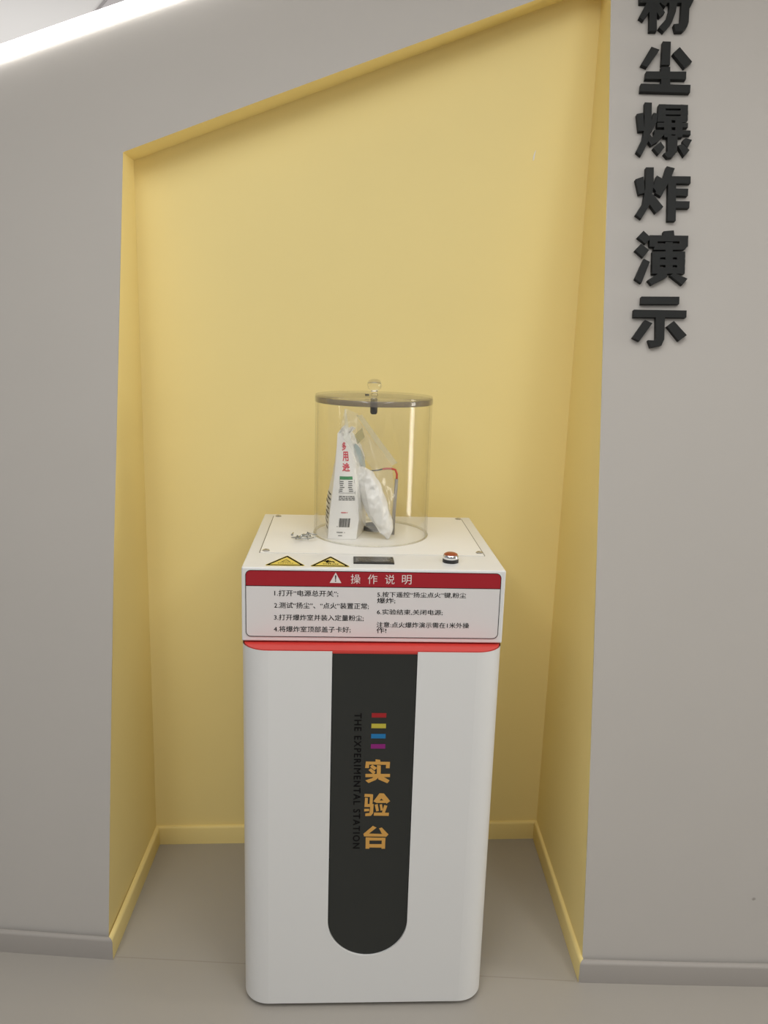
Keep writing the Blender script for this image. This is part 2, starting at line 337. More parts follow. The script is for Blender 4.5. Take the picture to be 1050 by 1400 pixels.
# ------------------------------------------------------------------ raised characters on the grey wall
LET={'fen':((0.7394,-0.1107,2.2907),[[(-456,542),(-286,548),(-270,-737),(-448,-743)],[(-688,137),(-80,157),(-78,-49),(-685,-70)],[(-495,-16),(-355,-122),(-587,-494),(-696,-419)],[(-303,-57),(-232,-54),(-84,-287),(-206,-402),(-323,-216)],[(-655,472),(-532,508),(-473,223),(-596,188)],[(-193,535),(-69,491),(-152,234),(-267,262)],[(23,558),(194,500),(104,211),(-77,-144),(-186,-69),(-50,238)],[(286,551),(440,604),(505,320),(615,85),(510,-141),(368,124)],[(-49,142),(506,161),(508,-36),(-47,-55)],[(307,27),(498,34),(476,-507),(438,-628),(346,-726),(168,-738),(122,-566),(239,-552),(282,-497)],[(14,17),(209,-8),(171,-263),(82,-520),(-109,-757),(-231,-657),(-42,-429),(17,-205)]]),'chen':((0.737,-0.1493,2.1427),[[(-129,543),(62,542),(48,-17),(-152,-24)],[(-157,-74),(55,-67),(62,-515),(-150,-522)],[(-395,405),(-203,339),(-489,-88),(-634,-27)],[(273,417),(567,75),(394,-81),(112,261)],[(-509,-192),(435,-168),(431,-353),(-530,-371)],[(-627,-490),(537,-484),(528,-672),(-642,-676)]]),'bao':((0.7321,-0.1861,1.9958),[[(-504,582),(-338,581),(-338,223),(-347,-88),(-404,-338),(-566,-690),(-684,-595),(-543,-280),(-510,-93),(-503,218)],[(-689,299),(-539,335),(-501,-93),(-638,-106)],[(-294,343),(-201,321),(-213,134),(-326,-103),(-388,-42)],[(-423,-152),(-355,-197),(-229,-363),(-326,-435),(-435,-308)],[(-175,546),(-15,551),(-8,134),(-204,128)],[(338,556),(510,546),(507,173),(461,134),(345,130)],[(-175,546),(510,552),(511,462),(-173,446)],[(-172,400),(512,415),(514,319),(-170,303)],[(-185,266),(508,281),(510,185),(-183,166)],[(-46,186),(129,192),(136,-228),(-38,-233)],[(215,194),(387,200),(394,-219),(222,-225)],[(-207,103),(514,120),(516,14),(-205,-2)],[(-271,-70),(578,-58),(580,-161),(-269,-172)],[(-254,-162),(-39,-171),(-190,-347),(-341,-435),(-404,-338)],[(-119,-344),(-25,-475),(-163,-647),(-294,-496)],[(468,-242),(615,-281),(517,-470),(402,-374),(407,-281)],[(281,-425),(403,-390),(564,-524),(438,-674)],[(38,-200),(277,-192),(271,-565),(169,-698),(47,-718),(-41,-621),(50,-572)]]),'zha':((0.7301,-0.222,1.8489),[[(-455,553),(-270,559),(-268,109),(-329,-292),(-536,-664),(-676,-569),(-510,-297),(-458,37)],[(-694,263),(-507,335),(-466,-47),(-607,-91)],[(-194,368),(-53,289),(-202,-5),(-280,92)],[(-356,-76),(-277,-74),(-30,-366),(-202,-517),(-372,-293)],[(33,595),(223,551),(122,288),(-84,-125),(-225,-49),(-60,282)],[(121,361),(597,370),(597,206),(91,194)],[(72,320),(257,326),(267,-686),(76,-692)],[(242,75),(546,78),(540,-89),(246,-94)],[(248,-224),(585,-220),(578,-377),(251,-387)]]),'yan':((0.7275,-0.2568,1.7008),[[(-478,581),(-296,418),(-421,275),(-616,425)],[(-527,275),(-335,129),(-473,-47),(-668,119)],[(-453,-77),(-312,-145),(-499,-653),(-656,-552)],[(-9,582),(231,610),(248,468),(-6,460)],[(-334,480),(574,494),(567,362),(-330,334)],[(-331,367),(-143,373),(-149,207),(-327,212)],[(368,389),(570,395),(567,246),(496,167),(373,184)],[(-190,285),(469,306),(466,160),(-237,138)],[(40,329),(211,334),(228,-410),(57,-415)],[(-259,98),(507,121),(510,-18),(-256,-41)],[(-259,98),(-81,103),(-69,-419),(-257,-424)],[(315,106),(507,111),(505,-401),(327,-407)],[(-254,-90),(511,-70),(507,-203),(-251,-219)],[(-257,-276),(509,-256),(505,-401),(-253,-418)],[(-92,-403),(83,-408),(98,-486),(-260,-689),(-355,-576)],[(163,-451),(271,-392),(574,-515),(458,-667)]]),'shi':((0.7244,-0.2903,1.5531),[[(-480,553),(407,576),(405,402),(-488,378)],[(-650,242),(583,259),(581,94),(-655,67)],[(-135,105),(79,112),(77,-432),(14,-576),(-238,-632),(-302,-460),(-153,-462),(-122,-415)],[(-386,9),(-207,-62),(-505,-492),(-665,-411)],[(290,6),(601,-318),(417,-461),(131,-124)]])}
GOLD={'real':[[(108,6188),(209,6177),(213,6115),(110,6114)],[(-96,6137),(418,6129),(415,6064),(-94,6069)],[(-100,6114),(-23,6114),(-28,5987),(-108,5987)],[(339,6115),(419,6115),(415,5985),(335,5985)],[(-6,6018),(45,6064),(144,5990),(89,5934)],[(-34,5939),(11,5979),(116,5894),(71,5838)],[(-99,5846),(427,5847),(429,5776),(-97,5775)],[(143,6053),(225,6044),(227,5804),(144,5804)],[(110,5818),(214,5804),(131,5713),(-27,5636),(-95,5693),(48,5747)],[(180,5809),(258,5798),(421,5696),(377,5630),(177,5724)]],'test':[[(-104,5374),(77,5362),(76,5300),(-108,5306)],[(-94,5282),(-34,5276),(-37,5062),(-102,5063)],[(13,5333),(78,5324),(68,5092),(6,5092)],[(-90,5132),(97,5131),(93,5062),(-97,5063)],[(25,5092),(95,5092),(89,4917),(44,4851),(-78,4845),(-79,4903),(10,4918)],[(-106,5017),(2,5017),(3,4963),(-105,4957)],[(215,5386),(307,5383),(277,5287),(167,5155),(90,5198)],[(247,5386),(315,5377),(448,5203),(376,5143),(228,5302)],[(179,5216),(355,5215),(351,5161),(180,5161)],[(122,5113),(181,5131),(213,4972),(156,4957)],[(228,5119),(276,5128),(302,4987),(248,4975)],[(326,5107),(392,5089),(342,4920),(282,4932)],[(110,4926),(432,4920),(429,4850),(104,4857)]],'table':[[(92,4602),(172,4562),(28,4434),(-53,4361),(-102,4380),(-108,4410)],[(-95,4422),(357,4402),(392,4341),(-96,4352)],[(230,4543),(287,4565),(437,4396),(387,4335),(288,4424)],[(-57,4324),(376,4310),(375,4249),(-55,4251)],[(-57,4324),(25,4324),(29,4050),(-53,4051)],[(297,4317),(374,4310),(373,4049),(296,4049)],[(-48,4158),(370,4157),(372,4073),(-46,4081)]]}

WORDS = {
 'fen': 'black raised character 粉 at the top of the column, cut off by the picture edge',
 'chen': 'black raised character 尘, two short strokes beside an upright over two bars',
 'bao': 'dense black raised character 爆 with many close strokes, third in the column',
 'zha': 'black raised character 炸 between 爆 and 演 on the grey wall',
 'yan': 'black raised character 演 with three short strokes at its left, second from the bottom',
 'shi': 'lowest black raised character 示, two bars over a hook and two strokes'}
for key, (P0, polys) in LET.items():
    x, y, z = P0; e = 1e-3
    dx = (ywall(x+e, z)-ywall(x-e, z))/(2*e); dz = (ywall(x, z+e)-ywall(x, z-e))/(2*e)
    n = Vector((dx, -1, dz)).normalized(); ex = Vector((1, dx, 0)).normalized(); upv = n.cross(ex)
    if upv.z < 0: upv.negate()
    b = MB()
    for i, P in enumerate(polys):
        t = 0.012+0.00006*i
        P = [(a*1e-4, c*1e-4) for a, c in P]
        b.prism([ex*a+upv*c for a, c in P], [ex*a+upv*c+n*t for a, c in P])
    o = b.build('sign_character', SIGN); o.location = (x, y, z)
    o['label'] = WORDS[key]; o['category'] = 'sign letter'; o['group'] = 'black raised characters on the grey wall'

# ------------------------------------------------------------------ the experiment cabinet
CX, CY, CA = 0.0524, -0.5805, -0.0199
H, HB, PR, ZB, D, BW = 1.0294, 0.8665, 0.0419, 0.012, 0.5108, 0.5489
CM = Matrix.Translation((CX, CY, 0)) @ Matrix.Rotation(CA, 4, 'Z')
def cab_pt(u, v, z): return CM @ Vector((u, v, z))
cab = thing('experiment_cabinet', 'white experiment station cabinet with red trim standing in the yellow niche', 'cabinet', (CX, CY, 0), rot=CA)

def plan(u0, u1, v0, v1, r, n=10, rb=0.012):
    pts = []
    for cu, cv, rr, a0 in ((u1-r, v0+r, r, -90), (u1-rb, v1-rb, rb, 0), (u0+rb, v1-rb, rb, 90), (u0+r, v0+r, r, 180)):
        for i in range(n+1):
            a = math.radians(a0+90*i/n); pts.append((cu+rr*math.cos(a), cv+rr*math.sin(a)))
    return pts
hw = BW/2; RC = 0.058
pl = plan(-hw, hw, -PR, D-0.004, RC)
ZT = HB-0.002
SU, SR, SZ = 0.0035, 0.0886, 0.2246
b = MB(); n = len(pl)
vs = [(u, v, ZB) for u, v in pl]+[(u, v, ZT) for u, v in pl]
fs = [(i, i+1, n+i+1, n+i) for i in range(n-1)]       # the gap n-1 -> 0 is the flat front
b.add(vs, fs)
arc = [(SU+SR*math.cos(math.radians(180+180*i/32)), SZ+SR*math.sin(math.radians(180+180*i/32))) for i in range(33)]
slot = [(SU-SR, ZT)]+arc+[(SU+SR, ZT)]
# front in three strips around the slot so that every face stays simple
uL, uR = pl[-1][0], pl[0][0]
b.add([(uL, -PR, ZB), (SU-SR, -PR, ZB), (SU-SR, -PR, ZT), (uL, -PR, ZT)], [(0, 1, 2, 3)])
b.add([(SU+SR, -PR, ZB), (uR, -PR, ZB), (uR, -PR, ZT), (SU+SR, -PR, ZT)], [(0, 1, 2, 3)])
for (ua, za), (ub, zb_) in zip(arc, arc[1:]):
    b.add([(ua, -PR, ZB), (ub, -PR, ZB), (ub, -PR, zb_), (ua, -PR, za)], [(0, 1, 2, 3)])
for (ua, za), (ub, zb_) in zip(slot, slot[1:]):
    b.add([(ua, -PR, za), (ub, -PR, zb_), (ub, -PR+0.006, zb_), (ua, -PR+0.006, za)], [(0, 1, 2, 3)])
b.add([(u, v, ZB) for u, v in pl], [list(range(n))])
o = b.build('body', WHITE, cab)
bmx = bmesh.new(); bmx.from_mesh(o.data); bmesh.ops.remove_doubles(bmx, verts=bmx.verts, dist=0.0002)
bmesh.ops.recalc_face_normals(bmx, faces=bmx.faces); bmx.to_mesh(o.data); bmx.free(); autosmooth(o, 30)
for p in o.data.polygons:
    if abs(p.normal.y) > 0.999 or abs(p.normal.z) > 0.999: p.use_smooth = False
# red plate lying on the body, with a lip that shows at the head of the slot
ip = plan(-hw+0.0025, hw-0.0025, -PR+0.0025, D-0.006, RC-0.0025)
b = MB().prism([(u, v, HB-0.008) for u, v in ip], [(u, v, HB-0.0008) for u, v in ip])
b.box(SU-SR+0.0005, SU+SR-0.0005, -PR+0.0012, -PR+0.0030, 0.8612, HB-0.0008)
autosmooth(b.build('red_trim_plate', RED, cab), 30)
pb_ = plan(-hw+0.025, hw-0.025, -PR+0.03, D-0.03, 0.03)
MB().prism([(u, v, 0.0) for u, v in pb_], [(u, v, ZB+0.001) for u, v in pb_]).build('plinth', BLACKP, cab)

# dark front panel with its print
sr = SR-0.0012
po = [(SU-sr, 0.8606)]+[(SU+sr*math.cos(math.radians(180+180*i/40)), SZ+sr*math.sin(math.radians(180+180*i/40))) for i in range(41)]+[(SU+sr, 0.8606)]
VF = -PR+0.0035
fp = MB().prism([(u, VF+0.002, z) for u, z in po], [(u, VF, z) for u, z in po]).build('front_panel', DARK, cab)
names = {'real': '实', 'test': '验', 'table': '台'}
for key, polys in GOLD.items():
    g = MB()
    for i, P in enumerate(polys):
        t = 0.0006+0.00003*i; P = [(a*1e-4, c*1e-4) for a, c in P]
        g.prism([(a, VF, c) for a, c in P], [(a, VF-t, c) for a, c in P])
    oo = g.build('gold_character', GOLDM, fp); oo['label'] = 'gold printed character '+names[key]
for (zc, m, lb) in zip((0.7206, 0.6963, 0.6728, 0.6492), STRIPES, ('red', 'yellow', 'blue', 'magenta')):
    oo = MB().box(0.0000, 0.0308, VF-0.0006, VF+0.0002, zc-0.0050, zc+0.0050).build('colour_bar', m, fp); oo['label'] = 'small %s printed bar' % lb
tv, tf = fit_text('THE EXPERIMENTAL STATION', 0, 0.3196, 0, 0.0148, spacing=1.22)
el = MB()
for q, (ox, oy) in enumerate(((-0.0004, 0.0), (0.0004, 0.0), (0.0, 0.0004), (0.0, -0.0004))):
    el.add([(-0.0362+y+oy+(0.003*x/0.3196), VF-0.0005-0.00002*q, 0.7253-x-ox) for x, y in tv], tf)
el.build('english_lettering', INK, fp)

# head box
o = MB().box(-0.275, 0.275, 0, D, HB+0.0025, H).build('control_box', WHITE, cab, bevel=0.003, seg=3)
MB().box(-0.265, 0.265, 0.012, D-0.012, HB-0.0008, HB+0.003).build('shadow_gap', BLACKP, cab)

# instruction label on the front of the head box
def rrect(u0, u1, z0, z1, r, n=8):
    pts = []
    for cu, cz, a0 in ((u1-r, z0+r, -90), (u1-r, z1-r, 0), (u0+r, z1-r, 90), (u0+r, z0+r, 180)):
        for i in range(n+1):
            a = math.radians(a0+90*i/n); pts.append((cu+r*math.cos(a), cz+r*math.sin(a)))
    return pts
U0, U1, Z0, Z1, ZH = -0.2668, 0.2655, 0.8793, 1.0243, 0.9910
rr = rrect(U0, U1, Z0, Z1, 0.0115)
ipn = MB().prism([(u, 0.001, z) for u, z in rr], [(u, -0.0010, z) for u, z in rr]).build('instruction_label', LABEL, cab)
ri = rrect(U0+0.0014, U1-0.0014, Z0+0.0014, Z1-0.0014, 0.0101)
ol = MB(); k = len(rr)
ol.add([(u, -0.0014, z) for u, z in rr]+[(u, -0.0014, z) for u, z in ri], [(i, (i+1) % k, k+(i+1) % k, k+i) for i in range(k)])
ol.box(U0+0.001, U1-0.001, -0.0014, -0.0012, ZH-0.0011, ZH+0.0001)
ol.build('outline', INK, ipn)
hd = [(u, z) for u, z in ri if z > ZH+0.001]
hd = [(U1-0.0014, ZH)]+hd+[(U0+0.0014, ZH)]
MB().add([(u, -0.0012, z) for u, z in hd], [list(range(len(hd)))]).build('red_header', HRED, ipn)
# warning triangle with its exclamation mark left red
wt = MB().add([(-0.0931, -0.0016, 0.9988), (-0.0690, -0.0016, 0.9988), (-0.0810, -0.0016, 1.0213)], [(0, 1, 2)]).build('warning_triangle', WINK, ipn)
MB().add([(-0.0824, -0.0018, 1.0152), (-0.0796, -0.0018, 1.0152), (-0.0802, -0.0018, 1.0054), (-0.0818, -0.0018, 1.0054)], [(0, 1, 2, 3)]).add(
    [(-0.0810+0.0014*math.cos(i*math.pi/6), -0.0018, 1.0030+0.0014*math.sin(i*math.pi/6)) for i in range(12)], [list(range(12))]).build('exclamation_mark', INK, ipn)
hv = MB()
for chh, uc in zip('操作说明', (-0.0396, -0.0043, 0.0317, 0.0668)):
    tv, tf = fit_text(chh, uc-0.0100, uc+0.0100, 0.9976, 1.0181, bold=0.0)
    hv.add([(x, -0.0016, y) for x, y in tv], tf)
hv.build('header_lettering', WINK, ipn)
ROWS = [('1.打开“电源总开关”;', -0.2070, -0.0750, 0.9755), ('2.测试“扬尘”、“点火”装置正常;', -0.2075, -0.0108, 0.9490),
        ('3.打开爆炸室并装入定量粉尘;', -0.2078, -0.0208, 0.9226), ('4.将爆炸室顶部盖子卡好;', -0.2083, -0.0478, 0.8968),
        ('5.按下遥控“扬尘点火”键,粉尘', 0.0064, 0.1928, 0.9750), ('爆炸;', 0.0064, 0.0445, 0.9616),
        ('6.实验结束,关闭电源;', 0.0066, 0.1450, 0.9368), ('注意:点火爆炸演示需在1米外操', 0.0068, 0.2024, 0.9086), ('作!', 0.0068, 0.0275, 0.8959)]
lt = MB()
for s_, ua, ub, zc in ROWS:
    tv, tf = fit_text(s_, ua, ub, zc-(0.0071 if ua < 0 else 0.0063), zc+(0.0064 if ua < 0 else 0.0059), res=2)
    for q, (ox, oy) in enumerate(((-0.00016, 0.0), (0.00016, 0.0), (0.0, 0.00012))):     # medium weight strokes
        lt.add([(x+ox, -0.0014-0.00002*q, y+oy) for x, y in tv], tf)
lt.build('instruction_lettering', INK, ipn)

# cover plate on top with seams, screws
TP = H+0.0012
MB().box(-0.2482, 0.2482, 0.1160, 0.5010, H-0.001, TP).build('cover_plate', CREAM, cab)
for ua in (-0.2492, 0.2492):
    MB().box(ua-0.0011, ua+0.0011, 0.1150, 0.4875, H-0.001, H+0.0004).build('seam', DSTEEL, cab)
MB().box(-0.2482, 0.2482, 0.1146, 0.1160, H-0.001, H+0.0003).build('front_seam', mat('pale_seam', (0.55, 0.53, 0.48), 0.6), cab)
for (su, sv) in ((-0.2366, 0.4800), (-0.2366, 0.1310), (0.2406, 0.4830), (0.2406, 0.1390)):
    s_ = MB().lathe([(0.0072, 0.0), (0.0072, 0.0018), (0.0058, 0.0030), (0.0030, 0.0032), (0.0028, 0.0014)], (su, sv, TP-0.0003), 24).build('screw', STEEL, cab)
    MB().lathe([(0.0074, 0.0), (0.0080, 0.0006)], (su, sv, TP-0.0002), 24).build('washer', DSTEEL, s_)

# triangular warning stickers
def tri(c, pts): return [(c[0]+x, c[1]+y) for x, y in pts]
def sticker(pts, kind):
    (ax, ay), (bx, by), (tx, ty) = pts; cx, cy = (ax+bx+tx)/3, (ay+by+ty)/3
    def sc(f): return [(cx+(x-cx)*f, cy+(y-cy)*f) for x, y in pts]
    def soft(P, r=0.10):
        q = []
        for i in range(3):
            p, a, c_ = P[i], P[i-1], P[(i+1) % 3]
            q += [(p[0]+(a[0]-p[0])*r*0.6, p[1]+(a[1]-p[1])*r*0.6), (p[0]+(c_[0]-p[0])*r*0.6, p[1]+(c_[1]-p[1])*r*0.6)]
        return q
    o = MB().prism([(x, y, H-0.0002) for x, y in soft(sc(1.0))], [(x, y, H+0.0005) for x, y in soft(sc(1.0))]).build('warning_sticker', YSTK, cab)
    A, B = soft(sc(0.93), 0.04), soft(sc(0.74), 0.04)
    MB().add([(x, y, H+0.0008) for x, y in A+B], [(i, (i+1) % 6, 6+(i+1) % 6, 6+i) for i in range(6)]).build('black_border', INK, o)
    m = MB(); z = H+0.0009
    rnd = random.Random(3 if kind else 5)
    for i in range(7):                                   # the row of small characters, too small to read
        x = cx-0.016+0.0048*i+(0.001 if kind else 0); m.add([(x, cy-0.011, z), (x+0.0034, cy-0.011, z), (x+0.0034, cy-0.0065, z), (x, cy-0.0065, z)], [(0, 1, 2, 3)])
    if kind:
        for i in range(9):
            x = cx-0.010+rnd.random()*0.020; y = cy+0.000+rnd.random()*0.016; a = rnd.random()*3.14
            dx, dy = 0.006*math.cos(a), 0.006*math.sin(a)
            m.add([(x-dx-dy*0.25, y-dy+dx*0.25, z), (x-dx+dy*0.25, y-dy-dx*0.25, z), (x+dx+dy*0.25, y+dy-dx*0.25, z), (x+dx-dy*0.25, y+dy+dx*0.25, z)], [(0, 1, 2, 3)])
    else:
        P = [(cx-0.011, cy+0.001), (cx+0.011, cy+0.001), (cx, cy+0.021)]
        Q = [(cx-0.007, cy+0.0035), (cx+0.007, cy+0.0035), (cx, cy+0.016)]
        m.add([(x, y, z) for x, y in P+Q], [(i, (i+1) % 3, 3+(i+1) % 3, 3+i) for i in range(3)])
    m.build('warning_print', INK if kind else mat('olive_sticker_print', (0.16, 0.12, 0.02), 0.4), o)
sticker([(-0.2305, 0.0140), (-0.1432, 0.0140), (-0.1868, 0.0955)], 0)
sticker([(-0.1366, 0.0118), (-0.0495, 0.0118), (-0.0931, 0.0948)], 1)

# display window
o = MB().box(-0.0440, 0.0427, 0.0372, 0.0852, H-0.001, H+0.0035).build('display', LCDI, cab, bevel=0.001)
MB().box(-0.0395, 0.0382, 0.0425, 0.0800, H+0.003, H+0.0040).build('display_glass', LCD, o)
MB().box(0.030, 0.0345, 0.046, 0.066, H+0.0038, H+0.0043).build('display_mark', DSTEEL, o)
# push button
bu, bv = 0.1658, 0.0640
o = MB().lathe([(0.0172, 0.0), (0.0172, 0.0070), (0.0160, 0.0085)], (bu, bv, H-0.0004), 40).build('push_button', BLACKP, cab); autosmooth(o)
autosmooth(MB().lathe([(0.0166, 0.0), (0.0170, 0.0020), (0.0170, 0.0062), (0.0152, 0.0088), (0.0140, 0.0088)], (bu, bv, H+0.0080), 40).build('button_ring', CHROME, o))
c_ = autosmooth(MB().lathe([(0.0148, 0.0), (0.0142, 0.0022), (0.0095, 0.0045), (0.0, 0.0054)], (bu, bv, H+0.0160), 40).build('button_cap', BUTTON, o)); c_['label'] = 'orange red button cap'

# ------------------------------------------------------------------ acrylic chamber and its lid
TC = (0.001, 0.3105); R = 0.1376; LT = 1.3481
def at(u, v, z):
    return cab_pt(u, v, z)
tube = thing('acrylic_cylinder', 'clear acrylic cylinder standing on top of the white cabinet', 'cylinder', at(TC[0], TC[1], TP), rot=CA)
hgt = LT-TP
autosmooth(MB().lathe([(R, 0.0), (R, hgt), (R-0.004, hgt), (R-0.004, 0.0)], n=128, closed=True).build('tube_wall', TUBE, tube), 40)
autosmooth(MB().lathe([(R-0.0045, 0.0004), (R+0.002, 0.0004), (R+0.0025, 0.0015), (R+0.001, 0.0042), (R+0.0003, 0.0046), (R+0.0003, 0.0006)], n=128, closed=True).build('foot_ring', CLRB, tube), 40)

EDGE, _ = clear('polished_acrylic_edge', (0.66, 0.63, 0.58), haze=0.42, hazecol=(0.30, 0.27, 0.235), rough=0.05, gl=1.6)  # grey-brown tint and haze stand in for reflections in the rim
LIDM, _ = clear('clear_acrylic_lid', (0.975, 0.97, 0.945), haze=0.045, hazecol=(0.85, 0.83, 0.76), gl=0.8)
zl = LT-TP
lid = autosmooth(MB().lathe([(R-0.0005, zl+0.0132), (R+0.0002, zl+0.0138), (R+0.0002, zl+0.0171), (R-0.0005, zl+0.0177)], n=128).build('lid', LIDM, tube), 40)
lid['label'] = 'round clear lid with a ball knob'
autosmooth(MB().lathe([(R-0.006, zl+0.0003), (R+0.0012, zl+0.0003), (R+0.0016, zl+0.001), (R+0.0016, zl+0.0120), (R+0.0010, zl+0.0128), (R-0.006, zl+0.0128)], n=128, closed=True).build('lid_rim', EDGE, lid), 40)
MB().lathe([(0.0085, zl+0.0178), (0.0075, zl+0.0200), (0.0060, zl+0.0240), (0.0085, zl+0.0280), (0.0140, zl+0.0320), (0.0168, zl+0.0390), (0.0165, zl+0.0450), (0.0130, zl+0.0515), (0.0070, zl+0.0548), (0.0, zl+0.0553)], n=40).build('knob', GLASS, lid, smooth=True)
pg = autosmooth(MB().lathe([(0.0, zl-0.0285), (0.0060, zl-0.0275), (0.0085, zl-0.0235), (0.0085, zl+0.0090)], n=32).build('plug', BLACKP, lid), 40); pg['label'] = 'dark round plug under the lid'
autosmooth(MB().lathe([(0.0050, 0), (0.0050, 0.0022), (0.0032, 0.0022), (0.0032, 0.0004)], (-0.017, -0.010, zl+0.0178), 20).build('lid_dark_ring', DSTEEL, lid), 40)  # small dark ring on the lid beside the knob

# ignition post, wire and powder cup inside the chamber 
po = MB().tube([(0.0545, 0.300, TP-0.0005), (0.0562, 0.300, 1.09), (0.0598, 0.300, 1.168)], 0.0042, 12).build('ignition_post', SLEEVE, tube, smooth=True)
wr_ = MB().tube([(0.0598, 0.300, 1.164), (0.0602, 0.300, 1.180), (0.0560, 0.299, 1.1900), (0.0470, 0.298, 1.1925), (0.0360, 0.297, 1.1930), (0.0250, 0.296, 1.1915)], 0.0026, 10).build('red_wire', WRED, po, smooth=True)
MB().tube([(0.0252, 0.296, 1.1916), (0.014, 0.297, 1.1885), (0.002, 0.299, 1.1868), (-0.0116, 0.300, 1.1862)], 0.0016, 8).build('black_wire', INK, po, smooth=True)
cu_ = autosmooth(MB().lathe([(0.047, 0.0), (0.047, 0.003), (0.040, 0.0045), (0.034, 0.0045), (0.034, 0.0002)], (0.012, 0.345, TP-0.0003), 48).build('powder_cup', CLRB, tube), 30)
autosmooth(MB().lathe([(0.031, 0.0), (0.031, 0.011), (0.0285, 0.012), (0.027, 0.012), (0.026, 0.004)], (0.012, 0.350, TP-0.0002), 40).build('cup_bowl', DSTEEL, cu_), 30)

for p_ in (po, cu_): p_.location = (-TC[0], -TC[1], -TP)

# ------------------------------------------------------------------ flour packet
def lerp(tab, t):
    for (a, x), (b_, y) in zip(tab, tab[1:]):
        if t <= b_: return x+(y-x)*(t-a)/(b_-a)
    return tab[-1][1]
ZP0, ZP1 = TP+0.0006, 1.2790
TL = [(0, -0.1025), (.25, -0.0985), (.5, -0.0915), (.75, -0.0862), (1, -0.0835)]
TR_ = [(0, -0.0352), (.2, -0.0300), (.5, -0.0345), (.75, -0.0445), (1, -0.0545)]
BLu = [(0, -0.1110), (.3, -0.1080), (.6, -0.0900), (1, -0.0720)]
BRu = [(0, -0.0100), (.3, -0.0090), (.6, -0.0120), (.85, -0.0240), (1, -0.0480)]
FV = [(0, 0.2440), (.5, 0.2470), (1, 0.2680)]
BV = [(0, 0.3600), (.3, 0.3600), (.6, 0.3400), (.85, 0.3150), (1, 0.2850)]
org = Vector((-0.07, 0.30, 0.0))
def front(s, t, off=0.0):        # s -1..1 across the gusset panel, t 0..1 up
    l, r = lerp(TL, t), lerp(TR_, t); u = l+(r-l)*(s+1)/2
    v = lerp(FV, t)-0.007*(1-s*s)*math.sin(math.pi*min(1, t*0.9+0.08))
    return Vector((u, v-off, ZP0+(ZP1-ZP0)*t))
def right(w_, t, off=0.0):
    a = front(1, t); b_ = Vector((lerp(BRu, t), lerp(BV, t), a.z)); p = a+(b_-a)*w_
    nrm = Vector(((b_-a).y, -(b_-a).x, 0)).normalized()
    return p+nrm*(0.006*math.sin(math.pi*w_)*math.sin(math.pi*t)+off)
def left(w_, t, off=0.0):
    a = front(-1, t); b_ = Vector((lerp(BLu, t), lerp(BV, t), a.z)); p = a+(b_-a)*w_
    nrm = Vector((-(b_-a).y, (b_-a).x, 0)).normalized()
    return p+nrm*(0.004*math.sin(math.pi*w_)*math.sin(math.pi*t)+off)
pk = thing('flour_packet', 'white flour packet with red characters standing inside the clear cylinder', 'packet', cab_pt(-0.07, 0.30, ZP0), rot=CA)
PO = Vector((-0.07, 0.30, ZP0))
def loc(p): return p-PO
NT = 22; rings = []
for i in range(NT+1):
    t = i/NT; ring = []
    for j in range(8): ring.append(front(-1+2*j/8, t))
    for j in range(8): ring.append(right(j/8, t))
    bl, br = Vector((lerp(BLu, t), lerp(BV, t), front(0, t).z)), Vector((lerp(BRu, t), lerp(BV, t), front(0, t).z))
    for j in range(8): ring.append(br+(bl-br)*j/8)
    for j in range(8): ring.append(left(1-j/8, t))
    rings.append(ring)
vs = [];
for i, ring in enumerate(rings):
    for j, p in enumerate(ring):
        a = 0.0 if j <= 8 else min(1, i/6)
        p = p+Vector((noise.noise(p*38), noise.noise(p*38+Vector((9, 3, 1))), 0))*0.0035*a
        vs.append(loc(p))
k = len(rings[0]); fs = []
for i in range(NT):
    for j in range(k): fs.append((i*k+j, i*k+(j+1) % k, (i+1)*k+(j+1) % k, (i+1)*k+j))
fs.append(list(range(k))[::-1]); fs.append([NT*k+j for j in range(k)])
body = autosmooth(link('packet_body', vs, fs, PACK, pk), 38)
body.location = (0, 0, 0)
# crimped top flap folded over
fl = MB()
for i in range(7):
    t = i/6; fl.v += [loc(Vector((-0.0835+0.029*t, 0.268+0.008*math.sin(t*9), ZP1-0.001))), loc(Vector((-0.072+0.030*t, 0.276+0.01*math.sin(t*7), ZP1+0.014+0.003*math.sin(t*11))))]
fl.f = [(2*i, 2*i+2, 2*i+3, 2*i+1) for i in range(6)]
fo = fl.build('top_flap', PACK, pk); sm = fo.modifiers.new('thickness', 'SOLIDIFY'); sm.thickness = 0.0012
# print on the gusset panel
def panel_map(flat, fs_, s0, s1, t0, t1, name, m, off=0.0007, fn=front):
    vs_ = [loc(fn(s0+(s1-s0)*x, t0+(t1-t0)*y, off)) for x, y in flat]
    return link(name, vs_, fs_, m, pk)
def zt(z): return (z-ZP0)/(ZP1-ZP0)
red = MB()
for chh, s0, s1, t0, t1 in (('多', -0.32, 0.24, 0.840, 0.920), ('用', -0.26, 0.42, 0.742, 0.832), ('途', -0.28, 0.50, 0.648, 0.730)):
    tv, tf = fit_text(chh, 0, 1, 0, 1, bold=0.025)
    red.add([loc(front(s0+(s1-s0)*x, t0+(t1-t0)*y, 0.0008)) for x, y in tv], tf)
red.build('red_lettering', PRED, pk)
def rects(lst, name, m, off=0.0007, fn=front):
    b_ = MB()
    for s0, s1, t0, t1 in lst:
        nn = max(1, int(abs(s1-s0)/0.12)); 
        for i in range(nn):
            a, c = s0+(s1-s0)*i/nn, s0+(s1-s0)*(i+1)/nn
            b_.add([loc(fn(a, t0, off)), loc(fn(c, t0, off)), loc(fn(c, t1, off)), loc(fn(a, t1, off))], [(0, 1, 2, 3)])
    return b_.build(name, m, pk)
